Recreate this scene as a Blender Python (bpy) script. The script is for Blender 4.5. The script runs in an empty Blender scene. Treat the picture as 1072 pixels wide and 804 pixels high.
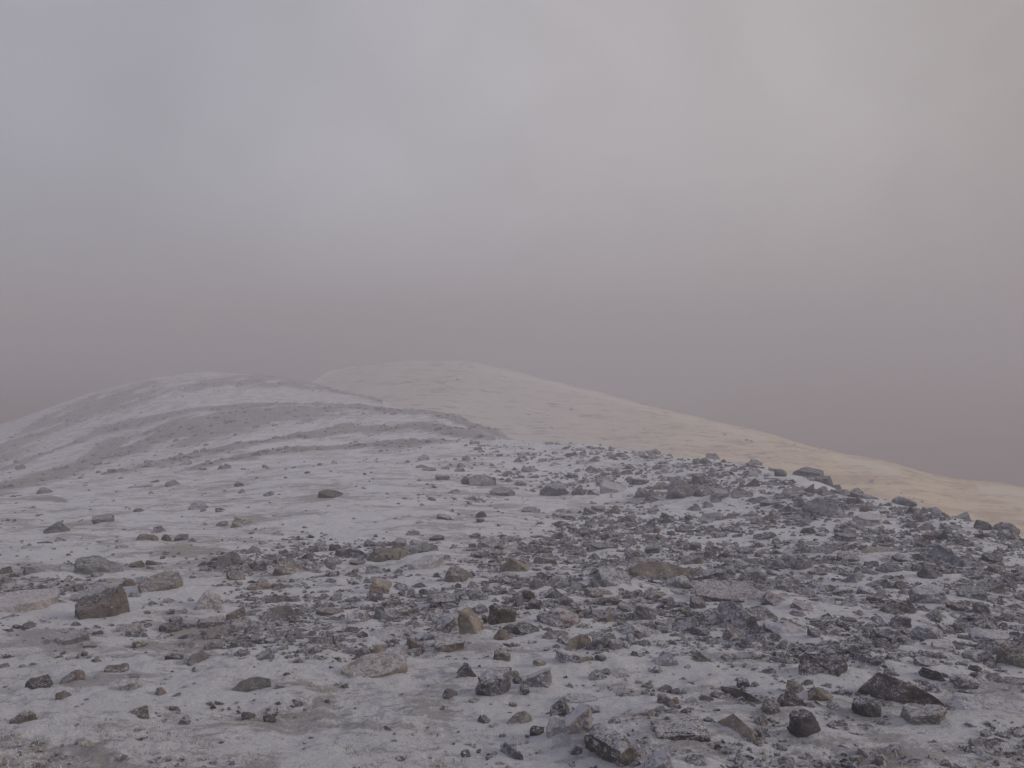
import bpy, bmesh, math, random
import numpy as np
from mathutils import Vector, Matrix, Euler, noise as mnoise

R = math.radians
rng = np.random.default_rng(7)
random.seed(7)
sc = bpy.context.scene
col = sc.collection

# ------------------------------------------------------------------ camera
W, H, F = 1072.0, 804.0, 892.0          # photo size and focal length in its pixels
EYE = 1.6
PITCH = math.atan((402 - 340) / F)      # horizon sits at y = 340
CP, SP = math.cos(PITCH), math.sin(PITCH)
cam_d = bpy.data.cameras.new('camera')
cam = bpy.data.objects.new('camera', cam_d)
col.objects.link(cam)
cam.location = (0, 0, EYE)
cam.rotation_euler = (R(90) - PITCH, 0, 0)
cam_d.sensor_width = 36
cam_d.lens = 36 * F / W
cam_d.clip_end = 20000
cam_d.clip_start = 0.05
sc.camera = cam


def ray(u, v):
    """world direction through photo pixel (u, v)"""
    a = (np.asarray(u, float) - 536) / F
    b = (np.asarray(v, float) - 402) / F
    return a, CP - b * SP, -SP - b * CP


def at_depth(u, v, Y):
    dx, dy, dz = ray(u, v)
    t = Y / dy
    return dx * t, Y, EYE + dz * t


def project(x, y, z):
    dz = z - EYE
    fw = y * CP - dz * SP
    up = y * SP + dz * CP
    fw = np.maximum(fw, 1e-3)
    return 536 + F * x / fw, 402 - F * up / fw


# ------------------------------------------------------------------ noise
def _hash(ix, iy, seed):
    h = (ix.astype(np.int64) * 374761393 + iy.astype(np.int64) * 668265263 + seed * 144269) & 0xFFFFFFFF
    h = ((h ^ (h >> 13)) * 1274126177) & 0xFFFFFFFF
    return ((h ^ (h >> 16)) & 0xFFFFFF) / float(0xFFFFFF)


def vnoise(x, y, seed=0):
    ix, iy = np.floor(x), np.floor(y)
    fx, fy = x - ix, y - iy
    fx = fx * fx * fx * (fx * (fx * 6 - 15) + 10)
    fy = fy * fy * fy * (fy * (fy * 6 - 15) + 10)
    a, b = _hash(ix, iy, seed), _hash(ix + 1, iy, seed)
    c, d = _hash(ix, iy + 1, seed), _hash(ix + 1, iy + 1, seed)
    return (a + (b - a) * fx) * (1 - fy) + (c + (d - c) * fx) * fy - 0.5


def fbm(x, y, octaves=4, seed=0, gain=0.5):
    s, a = np.zeros_like(x, dtype=float), 1.0
    c, n = math.cos(0.6), math.sin(0.6)
    for o in range(octaves):
        s += a * vnoise(x, y, seed + o * 17)
        x, y = (c * x - n * y) * 2.03, (n * x + c * y) * 2.03
        a *= gain
    return s


def pchip(xs, ys, xq):
    xs, ys = np.asarray(xs, float), np.asarray(ys, float)
    h = np.diff(xs)
    d = np.diff(ys) / h
    m = np.zeros_like(ys)
    m[0], m[-1] = d[0], d[-1]
    for i in range(1, len(xs) - 1):
        if d[i - 1] * d[i] > 0:
            w1, w2 = 2 * h[i] + h[i - 1], h[i] + 2 * h[i - 1]
            m[i] = (w1 + w2) / (w1 / d[i - 1] + w2 / d[i])
    xq = np.clip(xq, xs[0], xs[-1])
    i = np.clip(np.searchsorted(xs, xq) - 1, 0, len(xs) - 2)
    t = (xq - xs[i]) / h[i]
    return ((2 * t**3 - 3 * t**2 + 1) * ys[i] + (t**3 - 2 * t**2 + t) * h[i] * m[i]
            + (-2 * t**3 + 3 * t**2) * ys[i + 1] + (t**3 - t**2) * h[i] * m[i + 1])


def smooth(a, b, x):
    t = np.clip((x - a) / (b - a), 0, 1)
    return t * t * (3 - 2 * t)


# ------------------------------------------------------------------ shape of the ridge: height by bearing and distance
NEAR = [(3, 820), (4, 737), (6, 650)]
COLS = {                                   # bearing (photo column): (distance, photo row); the last one is the crest
    -150: [(9, 592), (14, 556), (22, 533), (35, 522), (50, 513), (65, 501), (80, 489), (95, 477), (105, 468)],
    0: [(9, 591), (14, 552), (22, 525), (35, 510), (50, 498), (65, 482), (80, 466), (95, 452), (105, 443)],
    100: [(9, 590), (14, 548), (22, 518), (35, 498), (50, 481), (65, 462), (80, 443), (95, 423), (108, 411)],
    200: [(9, 589), (14, 545), (22, 512), (35, 486), (50, 463), (65, 441), (80, 419), (95, 401), (110, 391)],
    260: [(9, 588), (14, 542), (22, 507), (35, 480), (50, 457), (65, 436), (80, 416), (95, 401), (110, 393)],
    330: [(9, 588), (14, 540), (22, 503), (35, 476), (50, 453), (65, 434), (80, 417), (95, 406), (108, 402)],
    377: [(9, 588), (14, 540), (22, 502), (35, 474), (50, 452), (65, 435), (80, 421), (100, 413)],
    404: [(9, 588), (14, 540), (22, 501), (35, 472), (50, 450), (65, 434), (90, 420)],
    454: [(9, 588), (14, 541), (22, 501), (35, 470), (50, 446), (72, 430)],
    488: [(9, 589), (14, 542), (22, 503), (35, 470), (60, 440)],
    521: [(9, 590), (14, 543), (22, 504), (35, 469), (50, 450)],
    562: [(9, 590), (14, 545), (22, 505), (30, 480), (40, 461)],
    622: [(9, 591), (14, 546), (22, 505), (36, 464)],
    673: [(9, 591), (14, 546), (22, 503), (31, 471)],
    737: [(9, 590), (14, 543), (20, 506), (27, 480)],
    787: [(9, 590), (14, 540), (24, 486)],
    845: [(9, 588), (14, 535), (20, 500)],
    898: [(9, 586), (13, 540), (17, 517)],
    944: [(9, 584), (12, 551), (15, 528)],
    1006: [(8, 603), (10, 571), (13, 540)],
    1063: [(8, 608), (10, 575), (11.5, 560)],
    1200: [(7, 634), (8, 612), (9.5, 592)],
}
LOGR = np.linspace(math.log(0.2), math.log(330), 420)
phis, prof = [], []


def add_col(phi, rz):
    rs = np.log([0.1] + [p[0] for p in rz])
    zs = [0.0] + [p[1] for p in rz]
    phis.append(phi)
    prof.append(pchip(rs, zs, LOGR))


for u, pts in COLS.items():
    rz = [(0.6, 0.0), (1.6, 0.01)]
    phi = math.atan((u - 536) / F)
    for Y, v in NEAR + pts:
        x, y, z = at_depth(u, v, Y)
        rz.append((math.hypot(x, Y), float(z)))
    Yc, (rc, zc) = pts[-1][0], rz[-1]
    s = (EYE - zc) / rc
    for f in (1.12, 1.3, 1.6, 2.2, 3.2, 5.0, 9.0):
        r = rc * f
        if r > rc + 4 and r < 320:
            dd = r - rc
            rz.append((r, zc - s * dd - 0.17 * dd * (1 - math.exp(-dd / 7))))
    rl, zl = rz[-1]
    rz.append((max(330, rl + 10), max(-90, zl - 0.22 * (330 - rl))))
    add_col(phi, rz)
add_col(R(-62), [(3, -.03), (6, -.45), (20, -2.4), (50, -7), (105, -18), (330, -70)])
add_col(R(-100), [(3, .0), (6, -.2), (20, -1.4), (50, -5), (105, -18), (330, -75)])
add_col(R(-179), [(3, .1), (6, .25), (20, .7), (60, 1.0), (105, .2), (330, -40)])
add_col(R(120), [(3, .03), (6, -.2), (20, -2.2), (60, -12), (105, -28), (330, -85)])
add_col(R(65), [(3, -.03), (6, -.5), (9, -1.1), (20, -5), (60, -22), (330, -90)])
o = np.argsort(phis)
phis = np.array(phis)[o]
prof = np.array(prof)[o]
PH = np.concatenate([phis - 2 * math.pi, phis, phis + 2 * math.pi])
PR = np.concatenate([prof, prof, prof])
NPHI = 2880
PHG = np.linspace(-math.pi, math.pi, NPHI + 1)
TABLE = np.stack([pchip(PH, PR[:, j], PHG) for j in range(len(LOGR))], axis=1)
for _ in range(4):                                     # soften the bearing-to-bearing creases
    T2 = TABLE[:-1]
    TABLE = np.concatenate([x := (np.roll(T2, 4, 0) + 2 * T2 + np.roll(T2, -4, 0)) / 4, x[:1]])

# dark stony bands across the dome: (photo column, row, half height in rows)
BANDS = [
    [(-260, 585, 5), (-60, 512, 6), (0, 480, 11), (40, 455, 12), (100, 428, 12), (188, 405, 9), (269, 398, 6), (340, 402, 5), (400, 420, 3)],
    [(-220, 590, 2), (-60, 520, 2), (40, 478, 3), (107, 451, 3), (208, 431, 3), (281, 425, 2.5), (400, 428, 2)],
    [(-240, 610, 4), (-60, 540, 5), (0, 512, 7), (67, 494, 8), (111, 472, 10), (188, 452, 10), (248, 443, 8), (302, 437, 6), (360, 433, 5), (450, 433, 4), (540, 455, 5)],
    [(60, 505, 1), (134, 490, 3), (188, 477, 3.5), (302, 457, 3), (360, 449, 3.5), (440, 446, 4), (520, 458, 4)],
    [(150, 505, 1), (178, 496, 2), (248, 480, 3.5), (295, 472, 3.5), (352, 467, 4), (420, 465, 5), (480, 462, 3)],
    [(-80, 522, 2), (0, 526, 2), (55, 523, 2.2), (90, 530, 1)],
]


def base_z(x, y):
    r = np.maximum(np.hypot(x, y), 0.21)
    lr = (np.log(r) - LOGR[0]) / (LOGR[1] - LOGR[0])
    ph = (np.arctan2(x, y) + math.pi) / (2 * math.pi) * NPHI
    i = np.clip(lr.astype(int), 0, len(LOGR) - 2)
    j = np.clip(ph.astype(int), 0, NPHI - 1)
    a, b = np.clip(lr - i, 0, 1), ph - j
    return (TABLE[j, i] * (1 - a) + TABLE[j, i + 1] * a) * (1 - b) + (TABLE[j + 1, i] * (1 - a) + TABLE[j + 1, i + 1] * a) * b


def bands(x, y, z):
    u, v = project(x, y, z)
    m = np.zeros_like(u)
    wob = 5.0 * fbm(x / 9, y / 14, 4, 5)
    brk = fbm(x / 2.2 + 7, y / 6.0, 4, 9)
    for b in BANDS:
        us = [p[0] for p in b]
        c, h = np.interp(u, us, [p[1] for p in b]), np.interp(u, us, [p[2] for p in b])
        inside = (u > us[0]) & (u < us[-1]) & (y > 20)
        m = np.maximum(m, np.where(inside, np.exp(-((v - c + wob * h / 7) / h) ** 2 * 0.9), 0) * smooth(us[0], us[0] + 60, u))
    return np.clip(m * (1.0 + 1.3 * brk), 0, 1)


MOUNDS = []                                            # snow banked round the larger rocks: x, y, radius, height


def detail_z(x, y):
    r = np.hypot(x, y)
    d = 0.10 * fbm(x / 2.6, y / 2.6, 3, 21) * smooth(1.0, 5, r)
    d += 0.045 * fbm(x / 0.7, y / 0.9, 3, 31) * smooth(0.6, 3, r)
    d += 0.6 * fbm(x / 16, y / 16, 3, 41) * smooth(14, 60, r)
    return d


def ground_z(x, y):
    x, y = np.asarray(x, float), np.asarray(y, float)
    return base_z(x, y) + detail_z(x, y)


def hit(u, v):
    """where the sight line through photo pixels meets the ground (vectorised); nan if it misses"""
    u, v = np.atleast_1d(np.asarray(u, float)), np.atleast_1d(np.asarray(v, float))
    dx, dy, dz = ray(u, v)
    Y = np.geomspace(1.5, 150, 500)
    out = np.full((len(u), 3), np.nan)
    for k in range(0, len(u), 2000):
        s = slice(k, k + 2000)
        t = Y[None, :] / dy[s, None]
        X = dx[s, None] * t
        g = EYE + dz[s, None] * t - ground_z(X, np.broadcast_to(Y, X.shape))
        below = g < 0
        first = np.argmax(below, axis=1)
        ok = below.any(axis=1) & (first > 0)
        i = np.arange(len(first))
        g1, g0 = g[i, first], g[i, np.maximum(first - 1, 0)]
        w = np.clip(g0 / np.maximum(g0 - g1, 1e-9), 0, 1)
        yy = Y[np.maximum(first - 1, 0)] * (1 - w) + Y[first] * w
        xx = dx[s] / dy[s] * yy
        p = np.stack([xx, yy, ground_z(xx, yy)], axis=1)
        p[~ok] = np.nan
        out[s] = p
    return out


# ------------------------------------------------------------------ materials
class Nodes:
    def __init__(self, name):
        self.m = bpy.data.materials.new(name)
        self.m.use_nodes = True
        self.t = self.m.node_tree
        self.t.nodes.clear()
        self.out = self.t.nodes.new('ShaderNodeOutputMaterial')

    def n(self, kind, **kw):
        nd = self.t.nodes.new(kind)
        for k, v in kw.items():
            if hasattr(nd, k):
                setattr(nd, k, v)
        return nd

    def put(self, sock, v):
        if isinstance(v, bpy.types.NodeSocket):
            self.t.links.new(v, sock)
        elif v is not None:
            sock.default_value = v

    def math(self, op, a, b=None, clamp=False):
        nd = self.n('ShaderNodeMath', operation=op, use_clamp=clamp)
        self.put(nd.inputs[0], a)
        self.put(nd.inputs[1], b)
        return nd.outputs[0]

    def mix(self, f, a, b):
        nd = self.n('ShaderNodeMix', data_type='RGBA')
        self.put(nd.inputs[0], f)
        self.put(nd.inputs[6], a)
        self.put(nd.inputs[7], b)
        return nd.outputs[2]

    def noise(self, vec, scale, detail=6, rough=0.6, dist=0.0):
        nd = self.n('ShaderNodeTexNoise')
        self.put(nd.inputs['Vector'], vec)
        nd.inputs['Scale'].default_value = scale
        nd.inputs['Detail'].default_value = detail
        nd.inputs['Roughness'].default_value = rough
        nd.inputs['Distortion'].default_value = dist
        return nd.outputs['Fac']

    def ramp(self, f, a, b, lo=0.0, hi=1.0):
        nd = self.n('ShaderNodeMapRange', interpolation_type='SMOOTHSTEP')
        self.put(nd.inputs['Value'], f)
        for k, v in (('From Min', a), ('From Max', b), ('To Min', lo), ('To Max', hi)):
            self.put(nd.inputs[k], v)
        return nd.outputs['Result']

    def mapping(self, vec, scale=(1, 1, 1), rot=(0, 0, 0)):
        nd = self.n('ShaderNodeMapping')
        self.put(nd.inputs['Vector'], vec)
        nd.inputs['Scale'].default_value = scale
        nd.inputs['Rotation'].default_value = rot
        return nd.outputs[0]

    def attr(self, name, out='Fac'):
        return self.n('ShaderNodeAttribute', attribute_name=name).outputs[out]

    def bump(self, height, strength, dist, normal=None):
        nd = self.n('ShaderNodeBump')
        self.put(nd.inputs['Height'], height)
        nd.inputs['Strength'].default_value = strength
        nd.inputs['Distance'].default_value = dist
        if normal is not None:
            self.put(nd.inputs['Normal'], normal)
        return nd.outputs[0]

    def finish(self, color, rough=0.85, normal=None, spec=0.25):
        b = self.n('ShaderNodeBsdfPrincipled')
        self.put(b.inputs['Base Color'], color)
        self.put(b.inputs['Roughness'], rough)
        b.inputs['Specular IOR Level'].default_value = spec
        if normal is not None:
            self.put(b.inputs['Normal'], normal)
        self.t.links.new(b.outputs[0], self.out.inputs['Surface'])
        return self.m


SNOW = (0.53, 0.53, 0.595, 1)
DRIFT = (0.83, 0.85, 0.945, 1)
SOIL = (0.24, 0.21, 0.20, 1)
TURF = (0.50, 0.47, 0.455, 1)


def ground_material():
    k = Nodes('windblown_snow_on_turf')
    P = k.n('ShaderNodeNewGeometry').outputs['Position']
    wind = k.mapping(P, (0.75, 1.25, 1), (0, 0, R(-14)))
    big = k.noise(P, 0.55, 4, 0.55)
    mid = k.noise(wind, 2.6, 6, 0.62, 0.4)
    fine = k.noise(wind, 16, 6, 0.68)
    grit = k.noise(P, 62, 5, 0.75)
    # thickness of the snow: full in hollows, thin where the wind scours it
    th = k.math('ADD', k.math('MULTIPLY', big, 0.9), k.math('MULTIPLY', mid, 0.8))
    th = k.math('ADD', th, k.math('MULTIPLY', fine, 0.75))
    th = k.math('ADD', th, k.math('MULTIPLY', k.math('SUBTRACT', grit, 0.5), 0.55))
    th = k.math('SUBTRACT', th, k.math('MULTIPLY', k.attr('thin'), 0.20))
    cover = k.ramp(th, 0.97, 1.21)
    turf = k.mix(k.ramp(k.noise(P, 5.0, 5, 0.6), 0.38, 0.66), TURF, (0.45, 0.44, 0.46, 1))
    turf = k.mix(k.ramp(grit, 0.52, 0.70, 0, 0.75), turf, SOIL)
    turf = k.mix(k.ramp(fine, 0.5, 0.68, 0, 0.5), turf, (0.52, 0.51, 0.52, 1))
    c = k.mix(cover, turf, SNOW)
    # grit sticking out of the snow crust
    spk = k.math('MULTIPLY', k.ramp(k.noise(wind, 34, 6, 0.78), 0.58, 0.68), k.ramp(th, 1.35, 0.9))
    c = k.mix(k.math('MULTIPLY', spk, 0.55), c, SOIL)
    g1 = k.noise(P, 105, 4, 0.75)
    c = k.mix(k.ramp(g1, 0.50, 0.62, 0, 0.42), c, (0.30, 0.27, 0.26, 1))
    c = k.mix(k.ramp(g1, 0.46, 0.36, 0, 0.40), c, (0.78, 0.79, 0.84, 1))
    dr = k.math('MULTIPLY', k.math('SUBTRACT', k.noise(wind, 1.5, 5, 0.6, 0.6), 0.5), 1.1)
    dr = k.math('ADD', dr, k.math('MULTIPLY', k.math('SUBTRACT', k.noise(wind, 5.0, 5, 0.65, 0.4), 0.5), 0.9))
    c = k.mix(k.ramp(k.math('ADD', th, dr), 1.06, 1.26), c, DRIFT)
    # stony bands: bare frozen stones seen from far off
    st = k.noise(k.mapping(P, (1, 0.6, 1)), 2.3, 8, 0.72)
    st = k.ramp(k.math('ADD', k.math('MULTIPLY', st, 0.7), k.math('MULTIPLY', k.attr('stony'), 0.62)), 0.46, 0.80)
    stc = k.mix(k.noise(P, 6, 5, 0.7), (0.16, 0.157, 0.17, 1), (0.44, 0.43, 0.455, 1))
    c = k.mix(k.math('MULTIPLY', st, k.ramp(k.attr('stony'), 0.02, 0.35, 0, 0.8)), c, stc)
    h = k.math('ADD', k.math('MULTIPLY', fine, 1.0), k.math('MULTIPLY', grit, 0.35))
    nrm = k.bump(h, 1.0, 0.07)
    return k.finish(c, 0.8, nrm, 0.3)


def slope_material():
    k = Nodes('thin_snow_sun_in_colour')
    P = k.n('ShaderNodeNewGeometry').outputs['Position']
    st = k.mapping(P, (0.10, 0.5, 0.3), (0, 0, R(62)))
    a = k.noise(st, 1.2, 7, 0.62, 0.6)
    b = k.noise(P, 1.1, 6, 0.7)
    f = k.math('ADD', k.math('MULTIPLY', a, 0.75), k.math('MULTIPLY', b, 0.35))
    f = k.math('ADD', f, k.math('MULTIPLY', k.attr('snowy'), 0.30))
    g = k.attr('painted_sun')  # gold growing to the right: warm sunlight painted into the slope colour
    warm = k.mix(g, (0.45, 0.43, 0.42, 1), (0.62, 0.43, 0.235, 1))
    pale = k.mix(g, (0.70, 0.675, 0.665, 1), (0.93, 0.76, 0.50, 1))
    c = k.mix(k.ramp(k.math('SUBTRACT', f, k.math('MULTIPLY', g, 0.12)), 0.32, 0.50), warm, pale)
    c = k.mix(k.ramp(k.noise(st, 3.1, 6, 0.7), 0.53, 0.63, 0, 0.75), c, (0.24, 0.20, 0.165, 1))
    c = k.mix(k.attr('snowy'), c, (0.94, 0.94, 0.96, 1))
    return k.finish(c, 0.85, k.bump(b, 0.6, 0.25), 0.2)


def far_material():
    k = Nodes('dark_heather_hillside')
    P = k.n('ShaderNodeNewGeometry').outputs['Position']
    f = k.noise(P, 0.02, 6, 0.6)
    c = k.mix(k.ramp(f, 0.4, 0.65), (0.06, 0.030, 0.017, 1), (0.11, 0.060, 0.036, 1))
    return k.finish(c, 0.9, None, 0.1)


def rock_material(name, from_object):
    k = Nodes(name)
    g = k.n('ShaderNodeNewGeometry')
    if from_object:
        oi = k.n('ShaderNodeObjectInfo')
        base, frost = oi.outputs['Color'], oi.outputs['Alpha']
        tc = k.n('ShaderNodeTexCoord').outputs['Object']
        off = k.n('ShaderNodeVectorMath', operation='ADD')
        k.put(off.inputs[0], tc)
        sv = k.n('ShaderNodeVectorMath', operation='SCALE')
        k.put(sv.inputs[0], oi.outputs['Location'])
        sv.inputs['Scale'].default_value = 3.0
        k.put(off.inputs[1], sv.outputs[0])
        P = off.outputs[0]
    else:
        a = k.n('ShaderNodeAttribute', attribute_name='tint')
        base, frost = a.outputs['Color'], a.outputs['Alpha']
        P = g.outputs['Position']
    n1 = k.noise(P, 9, 6, 0.65)
    n2 = k.noise(P, 45, 6, 0.7)
    n3 = k.noise(P, 140, 3, 0.6)
    hsv = k.n('ShaderNodeHueSaturation')
    k.put(hsv.inputs['Value'], k.ramp(k.math('ADD', k.math('MULTIPLY', n1, 0.6), k.math('MULTIPLY', n2, 0.4)), 0.32, 0.68, 0.62, 1.45))
    k.put(hsv.inputs['Color'], base)
    c = hsv.outputs[0]
    c = k.mix(k.ramp(k.noise(P, 6, 5, 0.6), 0.56, 0.70, 0, 0.35), c, (0.16, 0.115, 0.08, 1))
    # lichen blotches
    c = k.mix(k.ramp(k.noise(P, 28, 3, 0.5), 0.64, 0.70, 0, 0.45), c, (0.21, 0.21, 0.19, 1))
    # rime and blown snow on the faces that look up and into the wind
    dot = k.n('ShaderNodeVectorMath', operation='DOT_PRODUCT')
    k.put(dot.inputs[0], g.outputs['Normal'])
    dot.inputs[1].default_value = (-0.32, -0.10, 0.94)
    f = k.math('ADD', k.math('MULTIPLY', dot.outputs['Value'], 0.62), k.math('MULTIPLY', k.math('SUBTRACT', n2, 0.5), 1.5))
    f = k.math('ADD', f, k.math('MULTIPLY', k.math('SUBTRACT', n1, 0.5), 0.45))
    f = k.math('ADD', f, k.math('MULTIPLY', k.math('SUBTRACT', n3, 0.5), 1.5))
    f = k.math('ADD', f, frost)
    f = k.ramp(f, 0.54, 1.06, 0, 0.90)
    c = k.mix(f, c, (0.56, 0.56, 0.63, 1))
    h = k.math('ADD', n1, k.math('MULTIPLY', n2, 0.5))
    return k.finish(c, 0.82, k.bump(h, 0.7, 0.03), 0.3)


M_ground, M_slope, M_far = ground_material(), slope_material(), far_material()
M_rock, M_rubble = rock_material('frosted_rock', True), rock_material('frosted_rubble', False)

kb = Nodes('frosted_grass_blade')
ra = kb.n('ShaderNodeAttribute', attribute_name='tint')
M_grass = kb.finish(ra.outputs['Color'], 0.8, None, 0.2)


# ------------------------------------------------------------------ mesh helpers
def mesh_from(name, verts, faces_flat, nper, mat, smooth_shade=True, attrs=None):
    me = bpy.data.meshes.new(name)
    nv, nf = len(verts), len(faces_flat) // nper
    me.vertices.add(nv)
    me.vertices.foreach_set('co', np.asarray(verts, np.float32).ravel())
    me.loops.add(nf * nper)
    me.loops.foreach_set('vertex_index', np.asarray(faces_flat, np.int32))
    me.polygons.add(nf)
    me.polygons.foreach_set('loop_start', np.arange(0, nf * nper, nper, dtype=np.int32))
    me.polygons.foreach_set('use_smooth', np.full(nf, smooth_shade))
    for an, (kind, data) in (attrs or {}).items():
        a = me.attributes.new(an, kind, 'POINT')
        a.data.foreach_set('color' if kind == 'FLOAT_COLOR' else 'value', np.asarray(data, np.float32).ravel())
    me.update(calc_edges=True)
    me.validate()
    me.materials.append(mat)
    ob = bpy.data.objects.new(name, me)
    col.objects.link(ob)
    return ob


def grid_faces(na, nb, wrap=False):
    i = np.arange(na if wrap else na - 1)[:, None]
    j = np.arange(nb - 1)[None, :]
    i2 = (i + 1) % na
    f = np.stack([i * nb + j, i2 * nb + j, i2 * nb + j + 1, i * nb + j + 1], axis=-1)
    return f.reshape(-1)


# ------------------------------------------------------------------ how stony the ground is, by place
def field(u, v):
    """0..1: share of rock among the snow at a spot of the slope seen at photo pixel (u, v)"""
    right = smooth(500, 640, u + (v - 540) * 0.25)
    d = 1.0 * right * smooth(715, 660, v - 0.02 * (u - 800))
    mid = smooth(190, 260, u) * smooth(640, 520, u - 60) * smooth(548, 580, v) * smooth(725, 660, v)
    d = np.maximum(d, 0.72 * mid)
    lft = smooth(230, 150, u) * smooth(575, 610, v) * smooth(690, 655, v)
    d = np.maximum(d, 0.40 * lft)
    d = np.maximum(d, 0.20 - .07 * smooth(480, 380, u) * smooth(610, 580, v))
    top = smooth(430, 520, u) * smooth(560, 520, v)
    d = np.maximum(d, 0.5 * top)
    rf = smooth(470, 520, u) * smooth(680, 720, v)
    d = np.maximum(d, 0.34 * rf)
    clear = smooth(470, 400, u) * smooth(575, 550, v) * smooth(485, 500, v)
    d *= 1 - 0.5 * clear
    for cu, cv, ru, rv, s in ((680, 531, 110, 7, .7), (770, 534, 60, 9, .7), (870, 545, 30, 6, .5), (500, 545, 90, 16, .45),
                              (390, 760, 200, 50, .5), (600, 530, 70, 7, .5), (280, 650, 40, 12, .6), (120, 690, 150, 18, .4),
                              (640, 483, 40, 6, .5), (800, 513, 28, 7, .6), (560, 700, 40, 30, .4), (730, 705, 60, 25, .5), (840, 668, 35, 10, .5)):
        d *= 1 - s * np.exp(-(((u - cu) / ru) ** 2 + ((v - cv) / rv) ** 2))
    return np.clip(d, 0, 1)


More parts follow.
